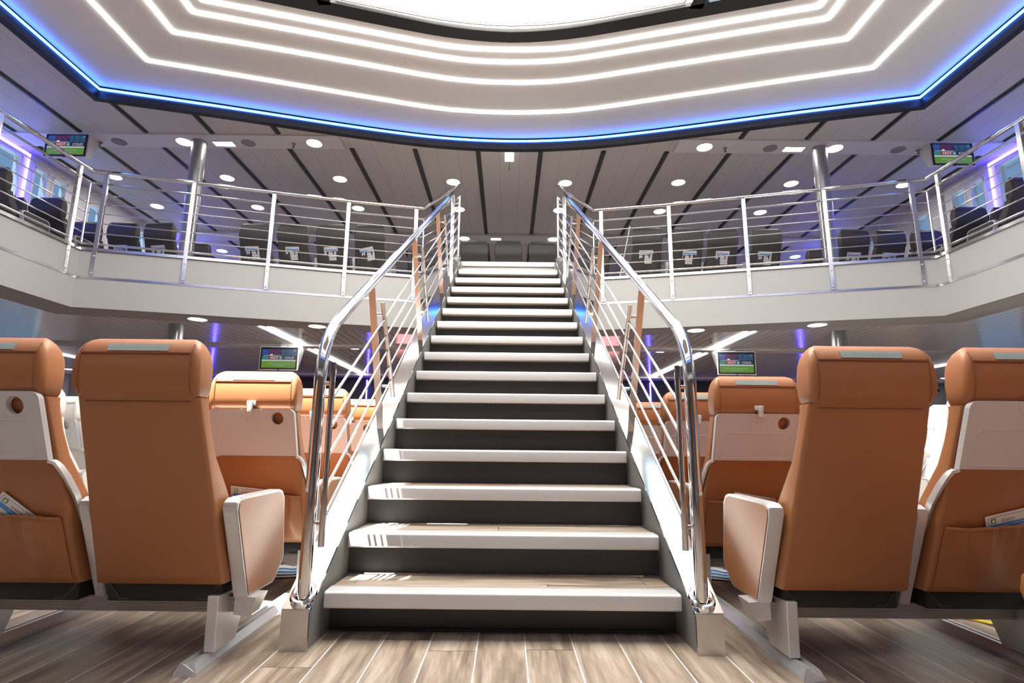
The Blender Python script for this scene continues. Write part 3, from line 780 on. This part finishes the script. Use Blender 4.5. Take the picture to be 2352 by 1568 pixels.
for x in (-1.45, 1.45): dup(protos[('up',1)], (x, ROWY+.95, 2.80), 'low dark grey upper deck seat behind the front row, %s of the stair top' % ('left' if x < 0 else 'right'), UP)
for s in (-1,1):
    for i, y in enumerate((ROWY-.84, ROWY-1.68)):
        for c, x in ((0,6.20),(1,6.74)):
            lab = 'dark grey seat on the %s side gallery, %s row, %s' % (side_of[s], ('farther','nearer')[i], ('near the railing','against the windows')[c])
            put(('gal', s, c), lambda L, s=s, c=c: up_seat(L, (-s if c == 0 else None), (-s,) if c == 0 else (s,)), (s*x, y, 2.88), lab, UP)
def mk_upbeam(L, w):
    t = thing('seat_beam', L, 'seat beam'); mb = MB(); mb.box(-w, w, .09, .15, .15, .21); mkobj('beam', mb, M['alu_dark'], t, smooth=False)
    for x in (-w+.1, w-.1):
        mb = MB(); mb.box(x-.02, x+.02, .02, .2, 0, .21); mkobj('leg', mb, M['alu'], t, smooth=False)
    return t
for x, w, y, z, L in ((-5.76,.85,ROWY,2.88,'beam under three dark seats by the left windows'),(-2.93,1.15,ROWY,2.88,'beam under four dark seats left of the stairs'),(2.95,1.15,ROWY,2.88,'beam under four dark seats right of the stairs'),
                   (5.70,.85,ROWY,2.88,'beam under three dark seats by the right windows'),(0,.85,8.75,2.88,'beam under three dark seats behind the stair top'),
                   (-5.13,.3,ROWY+.84,2.88,'beam under the dark seat behind the left column'),(5.13,.3,ROWY+.84,2.88,'beam under the dark seat behind the right column'),
                   (-6.54,.55,ROWY-.84,2.88,'beam under the far pair of dark seats on the left gallery'),(6.54,.55,ROWY-.84,2.88,'beam under the far pair of dark seats on the right gallery'),
                   (-6.54,.55,ROWY-1.68,2.88,'beam under the near pair of dark seats on the left gallery'),(6.54,.55,ROWY-1.68,2.88,'beam under the near pair of dark seats on the right gallery'),
                   (-1.45,.3,ROWY+.95,2.88,'beam under the low dark seat left of the stair top'),(1.45,.3,ROWY+.95,2.88,'beam under the low dark seat right of the stair top')):
    o = mk_upbeam(L, w); o.location = (x, y, z); o['group'] = 'beams under the dark seats'

# ------------------------------------------------------------------ safety cards in the pockets
def mk_card(label, w=.205, h=.20):
    t = thing('safety_card', label, 'card')
    mb = MB(); mb.box(-w/2, w/2, -.0008, .0008, -h/2, h/2); mkobj('sheet', mb, M['card'], t, smooth=False)
    R = Matrix.Rotation(PI/2, 4, 'X'); y = -.0012
    mb = MB(); tl = Vector((-w/2, y, h/2))
    def q(x0, x1, z0, z1, mi):
        mb.mi = mi; mb.poly([(-w/2+x0,y,h/2-z1),(-w/2+x1,y,h/2-z1),(-w/2+x1,y,h/2-z0),(-w/2+x0,y,h/2-z0)])
    e = .0012
    for a in ((.008,w-.008,.008,.008+e),(.008,w-.008,h-.008-e,h-.008),(.008,.008+e,.008,h-.008),(w-.008-e,w-.008,.008,h-.008)): q(*a, 3)
    q(.017,.034,.013,.032,2); q(.014,w-.014,.036,.054,1)
    mb.mi = 0; y2 = y-.0004
    mb.lathe((0,0,0), [(.0,0)], 3) if False else None
    # pictogram on the green field
    mb.poly([(-w/2+.021,y2,h/2-.029),(-w/2+.030,y2,h/2-.029),(-w/2+.030,y2,h/2-.019),(-w/2+.0255,y2,h/2-.015),(-w/2+.021,y2,h/2-.019)])
    mb.mi = 3; mb.text('SEAJETS', .0125, Matrix.Translation((-w/2+.072,y2,h/2-.027)) @ R)
    mb.mi = 0; mb.text('INSTRUCTIONS FOR SAFETY', .0085, Matrix.Translation((.0,y2,h/2-.045)) @ R)
    for i in range(4):
        for j in range(3):
            x0 = .02+i*.044; z0 = .066+j*.042
            q(x0, x0+.016, z0, z0+.010, 1); q(x0+.018, x0+.034, z0+.002, z0+.004, 3)
            mb.mi = 4; mb.poly([(-w/2+x0+.026+.006*math.cos(2*PI*k/10), y2, h/2-z0-.017+.006*math.sin(2*PI*k/10)) for k in range(10)])
    mkobj('print', mb, [M['card'],M['cardblue'],M['cardgreen'],M['cardink'],M['cardred']], t, smooth=False)
    return t
cards = []
def put_card(x, y, z, roll, label, group='safety cards in the seat pockets', tilt=-.38):
    if not cards: o = mk_card(label); cards.append(o)
    else: o = dup(cards[0], (0,0,0), label)
    o['group'] = group; o.location = (x, y, z); o.rotation_euler = Matrix.Rotation(tilt, 3, 'X').to_4x4().to_euler() if False else (tilt, 0, 0)
    o.rotation_euler = (Matrix.Rotation(-tilt, 4, 'X') @ Matrix.Rotation(roll, 4, 'Y')).to_euler()
    return o
YR = lambda z: -.245*(z-.262)/.623
def lower_card(x, k, zc, roll, label, yoff=-.008): return put_card(x, 2.05+.84*k+YR(zc)+yoff, zc, roll, label)
lower_card(-1.665, 0, .45, -.70+1.45, 'tilted white and blue card in the pocket of the seat at the left edge')
lower_card(1.745, 0, .465, -.27, 'white and blue card slanting up in the pocket of the seat at the right edge')
lower_card(-1.235, 1, .44, .11, 'white and blue card in the second row pocket left of the stairs')
lower_card(1.20, 1, .43, .17, 'white and blue card in the second row pocket right of the stairs')
for x, b in front:
    zc = .635; y = ROWY-.245*(zc-.262)/.533-.022
    tl = {-2.07:-.22, -5.21:-.06, 5.70:.05}.get(x, random.uniform(-.03,.03))
    dx = {-3.79:-.03,-3.22:.0,-2.645:.0,-2.07:-.03}.get(x, random.uniform(-.03,.03))
    put_card(x+dx, y, 2.88+zc, tl, 'white card in the dark seat pocket ' + nm[x], tilt=-.43)

# ------------------------------------------------------------------ television monitors
def mk_tv(label, W=.56, H=.335):
    t = thing('tv_monitor', label, 'television')
    mb = MB()                                        # tapering white case, deeper at the top
    f = [(-W/2-.02,0,-H/2-.02),(W/2+.02,0,-H/2-.02),(W/2+.02,0,H/2+.015),(-W/2-.02,0,H/2+.015)]
    b = [(-W/2+.05,.16,-H/2+.05),(W/2-.05,.16,-H/2+.05),(W/2+.02,.24,H/2+.06),(-W/2-.02,.24,H/2+.06)]
    mb.loft([f,b]); mkobj('case', mb, M['white'], t, smooth=False)
    mb = MB(); e = .018
    for q in ((-W/2,W/2,-H/2,-H/2+e),(-W/2,W/2,H/2-e,H/2),(-W/2,-W/2+e,-H/2,H/2),(W/2-e,W/2,-H/2,H/2)): mb.box(q[0],q[1],-.014,.0,q[2],q[3])
    mb.box(-.012,.012,-.016,0,-H/2-.014,-H/2-.006); mkobj('bezel', mb, M['black'], t, smooth=False)
    w, h = W/2-e, H/2-e; y = -.004
    mb = MB(); mats = [emat('screen_%d' % i, c, es*.7) for i, (c, es) in enumerate([((.015,.02,.06),1.),((.10,.02,.10),1.),((.02,.10,.22),1.),((.13,.30,.02),1.),((.55,.65,.75),1.),((.03,.02,.04),1.),((.35,.05,.04),1.),((.03,.25,.22),1.),((.8,.85,.9),1.1),((.03,.09,.40),1.)])]
    yy = [y]
    def q(x0, x1, z0, z1, mi, d=0.):
        mb.mi = mi; mb.poly([(x0*w,y-d,z0*h),(x1*w,y-d,z0*h),(x1*w,y-d,z1*h),(x0*w,y-d,z1*h)])
    q(-1,1,-.30,1,0); q(-1,1,-1,-.30,3); q(-1,1,-.30,-.16,4,.0006)
    q(-.6,.1,.35,.92,1,.0006); q(.12,1,.30,.92,2,.0006); q(-1,-.62,.35,.88,9,.0006); q(-1,1,.48,.53,5,.0012); q(.0,.16,.40,.66,5,.0014); q(.36,.40,.35,.9,5,.0012); q(.68,.71,.35,.9,5,.0012)
    q(-.98,-.62,-.14,.22,7,.0012); q(-.60,-.02,-.14,.22,6,.0012); q(0,.2,-.14,.24,7,.0012); q(.22,.98,-.14,.20,5,.0012); q(-.9,.1,.25,.29,4,.0014); q(-.55,-.35,.29,.34,8,.0014); q(-.5,-.4,.34,.44,8,.0014); q(-.95,-.75,.75,.84,9,.0012); q(.86,.9,.74,.82,8,.0014)
    R = Matrix.Rotation(PI/2, 4, 'X')
    mb.mi = 8; mb.text('HOT', .058, Matrix.Translation((-.27*w,y-.002,.03*h)) @ R); mb.text('&', .04, Matrix.Translation((.1*w,y-.002,.03*h)) @ R); mb.text('COLD', .052, Matrix.Translation((.60*w,y-.002,.03*h)) @ R)
    mb.mi = 4; mb.text('refreshments and snacks served on board', .0195, Matrix.Translation((0,y-.002,-.56*h)) @ R); mb.text('at the bar of every deck', .0195, Matrix.Translation((0,y-.002,-.74*h)) @ R)
    mkobj('screen', mb, mats, t, smooth=False)
    mb = MB(); mb.box(-.04,.04,.10,.2,H/2+.03,H/2+.11); mkobj('bracket', mb, M['white'], t, smooth=False)
    return t
tv = mk_tv('television hung from the lower ceiling left of the stairs'); tv.location = (-3.50,8.40,2.01); tv['group'] = 'televisions'
dup(tv, (3.52,8.42,2.01), 'television hung from the lower ceiling right of the stairs')
dup(tv, (-6.08,6.98,4.725), 'television hung from the upper ceiling by the left windows')
dup(tv, (6.08,6.98,4.725), 'television hung from the upper ceiling by the right windows')

# ------------------------------------------------------------------ ceiling fittings
def mk_dl(label, r=.105):
    t = thing('downlight', label, 'ceiling light')
    mb = MB(); mb.lathe((0,0,0), [(r+.010,0.002),(r+.010,-.004),(r,-.007),(r-.004,-.004),(r-.004,.002)], 28); mkobj('trim_ring', mb, M['white'], t)
    mb = MB(); mb.disc((0,0,-.0045), r-.003, 28); mkobj('lens', mb, M['dl'], t, smooth=False); return t
dls = []
def put_dl(x, y, z, label, group):
    if not dls: o = mk_dl(label); dls.append(o)
    else: o = dup(dls[0], (0,0,0), label)
    o.location = (x,y,z); o['group'] = group; return o
GU, GL = 'round downlights of the upper ceiling', 'round downlights of the lower ceiling'
colname = {-7:'by the left wall',-5:'third column left of the stairs',-3:'second column left of the stairs',-1:'just left of the stair top',1:'just right of the stair top',3:'second column right of the stairs',5:'third column right of the stairs',7:'by the right wall'}
for i in (-5,-3,3,5): put_dl(i*.9045*1.01, 7.13, 4.875, 'round downlight in the ceiling band nearest the dome, ' + colname[i], GU)
for i in (-7,-5,-3,-1,1,3,5,7): put_dl(i*.9045, 8.25+(.06 if abs(i) == 1 else 0), 4.9, 'round downlight in the row behind the near ceiling band, ' + colname[i], GU)
for i in (-7,-5,-3,-1,1,3,5): put_dl(i*.906, 9.37, 4.9, 'round downlight in the middle row of the upper ceiling, ' + colname[i], GU)
for i in (-3,-1,1,3): put_dl(i*.9045, 10.71, 4.86, 'round downlight in the far ceiling band, ' + colname[i], GU)
for i in (-7,7): put_dl(i*.909, 11.72, 4.9, 'round downlight at the far end of the upper ceiling, ' + colname[i], GU)
for x, y in ((-3.75,6.54),(-2.42,6.89),(2.40,6.90),(3.73,6.51)): put_dl(x, y, 2.2, 'round downlight under the balcony edge, %s' % {-3.75:'far left',-2.42:'left of the stairs',2.40:'right of the stairs',3.73:'far right'}[x], GL)
for x in (-2.48, 2.48, -9.5, 9.5): put_dl(x, 8.80 if abs(x) < 5 else 11.9, 2.25, 'round downlight in the lower ceiling beyond the cross band, %s' % {-2.48:'left of the stairs',2.48:'right of the stairs',-9.5:'far left',9.5:'far right'}[x], GL)
# square panels
def sq(x, y, z, w, d, label):
    t = thing('panel_light', label, 'ceiling light', (x,y,z), 'square panel lights')
    mb = MB(); 
    for q in ((-w/2-.012,w/2+.012,-d/2-.012,-d/2),(-w/2-.012,w/2+.012,d/2,d/2+.012),(-w/2-.012,-w/2,-d/2,d/2),(w/2,w/2+.012,-d/2,d/2)): mb.box(*q, -.012, .001)
    mkobj('frame', mb, M['white'], t, smooth=False)
    mb = MB(); mb.box(-w/2, w/2, -d/2, d/2, -.009, -.003); mkobj('diffuser', mb, M['dl'], t, smooth=False)
sq(-4.02,7.16,4.875,.27,.11,'small square light panel in the upper ceiling band, left'); sq(4.0,7.15,4.875,.27,.11,'small square light panel in the upper ceiling band, right'); sq(-.26,10.71,4.86,.2,.1,'small square light panel above the far seats at the stair top')
# emergency lamp hanging below the dome rim
t = thing('emergency_lamp', 'small white lit box hanging from the ceiling under the dome rim', 'emergency light', (0,7.33,4.9))
mb = MB(); mb.box(-.065,.065,-.02,.02,-.16,-.03,.006); mkobj('housing', mb, M['signwhite'], t)
mb = MB(); mb.box(-.02,.02,-.01,.01,-.03,0); mb.rod((0,0,-.16),(0,0,-.28),.006,8); mb.lathe((0,0,-.30),[(0,0),(.010,.004),(.010,.02),(0,.024)],8); mkobj('bracket', mb, M['steel'], t)
for x, lab in ((-5.49,'by the left television'),(-3.674,'left of centre'),(3.67,'right of centre'),(5.47,'by the right television')):
    t = thing('ceiling_speaker', 'flat round grey ceiling speaker in the upper ceiling band, ' + lab, 'speaker', (x,7.145,4.875), 'ceiling speakers')
    mb = MB(); mb.lathe((0,0,0), [(.095,.001),(.095,-.006),(.08,-.009),(.0,-.010)], 24); mkobj('grille', mb, M['speaker'], t)
for x, y, z, lab in ((-5.77,7.165,4.875,'by the left television'),(-3.036,7.148,4.875,'near the left bend of the rim'),(3.035,7.147,4.875,'near the right bend of the rim'),(5.756,7.153,4.875,'by the right television'),
                 (2.9,7.75,2.25,'under the balcony on the right'),(-2.9,7.7,2.25,'under the balcony on the left'),(-2.75,9.6,2.25,'beyond the lower cross band, left'),(2.75,9.6,2.25,'beyond the lower cross band, right')):
    t = thing('sprinkler_head', 'small sprinkler head on the ceiling ' + lab, 'sprinkler', (x,y,z), 'sprinkler heads')
    mb = MB(); mb.lathe((0,0,0), [(.03,.001),(.03,-.006),(.012,-.010),(.010,-.024),(.0,-.025)], 14); mkobj('body', mb, M['speaker'], t)
    mb = MB(); mb.rod((-.012,0,-.02),(0,0,-.055),.003,6); mb.rod((.012,0,-.02),(0,0,-.055),.003,6); mb.lathe((0,0,-.058),[(0,0),(.017,0),(.017,.004),(0,.004)],10); mkobj('deflector', mb, M['slot'], t)
# pairs of light tubes in the lower ceiling
for s in (-1,1):
    for dx in (0,.105):
        x = s*(3.16+dx); w = 'outer' if dx else 'inner'
        for a, b, nm_ in ((7.15,8.51,'nearer'),(8.95,12.2,'farther')):
            mb = MB(); mb.box(x-.014, x+.014, a, b, 2.240, 2.252)
            tag(mkobj('light_tube', mb, M['led2'], smooth=False), 'white light line in the lower ceiling %s of the stairs, %s line, %s run' % (side_of[s], w, nm_), 'light strip', 'white light lines of the lower ceiling')
    mb = MB(); mb.box(s*8.0-.03, s*8.0+.03, 9.4, 10.6, 2.238, 2.252)
    tag(mkobj('light_tube', mb, M['led2'], smooth=False), 'single white light line in the lower ceiling far out on the %s' % side_of[s], 'light strip', 'white light lines of the lower ceiling')
# upright blue strips and red panels on the far wall
for x, lab in ((-7.0,'far left'),(-3.3,'left of the stairs'),(3.36,'right of the stairs'),(7.0,'far right')):
    mb = MB(); mb.box(x-.013, x+.013, YF-.03, YF, .4, 2.2); tag(mkobj('led_strip', mb, M['bluew'], smooth=False), 'upright blue light strip on the far wall, ' + lab, 'light strip', 'blue strips on the far wall')
for s in (-1,1):
    mb = MB(); mb.box(s*2.15, s*2.65, YF-.03, YF, .75, 1.6); tag(mkobj('lit_panel', mb, M['pink'], smooth=False), 'red lit panel on the far wall %s of the stairs, mirrored in the ceiling' % side_of[s], 'light panel', 'red lit panels')
# blue strips round the window bays
for s in (-1,1):
    X = s*(XU-.03)
    for a, b, c, d, w in ((5.82,7.47,3.3,4.84,'nearer'),(11.12,12.28,3.3,4.80,'farther')):
        mb = MB(); mb.sweep([(X,a,c),(X,a,d),(X,b,d),(X,b,c)], [(-.014,-.010),(.014,-.010),(.014,.010),(-.014,.010)], up=(1,0,0))
        tag(mkobj('led_strip', mb, M['bluew'], smooth=False), 'blue light strip framing the %s window bay on the upper %s wall' % (w, side_of[s]), 'light strip', 'blue strips round the upper windows')

# ------------------------------------------------------------------ small things
t = thing('exit_sign', 'green lit exit sign high on the far grey wall at right', 'sign', (9.78,12.94,2.02))
mb = MB(); mb.box(-.14,.14,0,.05,-.1,.1,.004); mkobj('case', mb, M['green'], t)
mb = MB(); mb.poly([(-.10,-.002,-.02),(-.02,-.002,-.02),(-.02,-.002,-.05),(.05,-.002,0),(-.02,-.002,.05),(-.02,-.002,.02),(-.10,-.002,.02)]); mb.poly([(.07,-.002,-.07),(.12,-.002,-.07),(.12,-.002,.07),(.07,-.002,.07)]); mkobj('symbol', mb, M['signwhite'], t, smooth=False)
t = thing('security_camera', 'small white security camera on the far grey wall above the green sign', 'camera', (9.95,12.9,2.13))
mb = MB(); mb.box(-.03,.03,0,.1,-.03,.1,.01); mb.rod((0,.03,-.03),(-.03,-.18,-.07),.045,14); mkobj('body', mb, M['white'], t)
mb = MB(); mb.rod((-.03,-.181,-.07),(-.032,-.19,-.072),.036,14); mkobj('lens', mb, M['black'], t)
mb = MB(); mb.tube([(2.02+.02*i, 2.76-.03*i+.01*math.sin(i*.8), .008) for i in range(12)], .007, 8); tag(mkobj('cable', mb, M['yellow']), 'yellow cable lying on the pale floor beyond the right seat legs', 'cable')
for s, p, r in ((-1,(-1.27,3.44,.004),.3),(1,(1.28,3.48,.004),-.4)):
    t = thing('leaflet', 'white leaflet with blue print on the floor behind the %s foot of the stairs' % side_of[s], 'leaflet', p, 'leaflets on the floor')
    mb = MB(); mb.grid(lambda u, v: ((u-.5)*.21, (v-.5)*.28, .003+.012*abs(math.sin(u*5))*v), 8, 8); mkobj('sheet', mb, M['card'], t)
    mb = MB()
    for i in range(3): mb.grid(lambda u, v, i=i: ((u-.5)*.17, -.09+i*.07+(v-.5)*.03, .005+.012*abs(math.sin(((u-.5)*.17/.21+.5)*5))*((-.09+i*.07+(v-.5)*.03)/.28+.5)), 8, 2)
    mkobj('print', mb, M['cardblue'], t); t.rotation_euler = (0,0,r)
t = thing('pole', 'thin pale pole leaning behind the railing right of the stairs', 'pole', (1.545,7.45,2.88))
mb = MB(); mb.rod((1.55,7.62,2.88),(1.765,7.6,3.88),.007,8); mkobj('shaft', mb, M['white'], t, shift=True)
mb = MB(); mb.rod((1.765,7.6,3.88),(1.772,7.6,3.915),.010,8); mkobj('tip', mb, M['slot'], t, shift=True)

# ------------------------------------------------------------------ daylight
w = bpy.data.worlds.new('sky'); S.world = w; w.use_nodes = True
bg = w.node_tree.nodes['Background']; bg.inputs[0].default_value = (.62,.80,1.,1); bg.inputs[1].default_value = 3.
sun = bpy.data.lights.new('sun', 'SUN'); sun.energy = 55.; sun.angle = math.radians(.6); sun.color = (1.,.95,.88)
so_ = bpy.data.objects.new('sun', sun); COL.objects.link(so_)
so_.rotation_euler = Vector((.30,.27,-1)).to_track_quat('-Z', 'Y').to_euler(); so_.location = (-3,3,12)

# ------------------------------------------------------------------ camera
cam = bpy.data.cameras.new('camera'); co = bpy.data.objects.new('camera', cam); COL.objects.link(co); S.camera = co
cam.sensor_width = 36.; cam.lens = 1271.155*36/2352; cam.shift_x = 8.411/2352; cam.shift_y = -5.963/2352; cam.clip_start = .02; cam.clip_end = 200
p, r, yw = .18734, .01009, .00016
fwd = Vector((math.sin(yw)*math.cos(p), math.cos(yw)*math.cos(p), math.sin(p))); right = Vector((math.cos(yw), -math.sin(yw), 0)); up = right.cross(fwd)
r2 = right*math.cos(r)+up*math.sin(r); u2 = -right*math.sin(r)+up*math.cos(r)
mw = Matrix((r2, u2, -fwd)).transposed().to_4x4(); mw.translation = (.01085, 0, .75497); co.matrix_world = mw

S.view_settings.view_transform = 'Standard'; S.view_settings.look = 'None'; S.view_settings.gamma = 1; S.view_settings.exposure = 0.
S.cycles.max_bounces = 8; S.cycles.diffuse_bounces = 5; S.cycles.glossy_bounces = 4; S.cycles.transparent_max_bounces = 8
S.cycles.sample_clamp_indirect = 6.; S.cycles.caustics_reflective = False; S.cycles.caustics_refractive = False
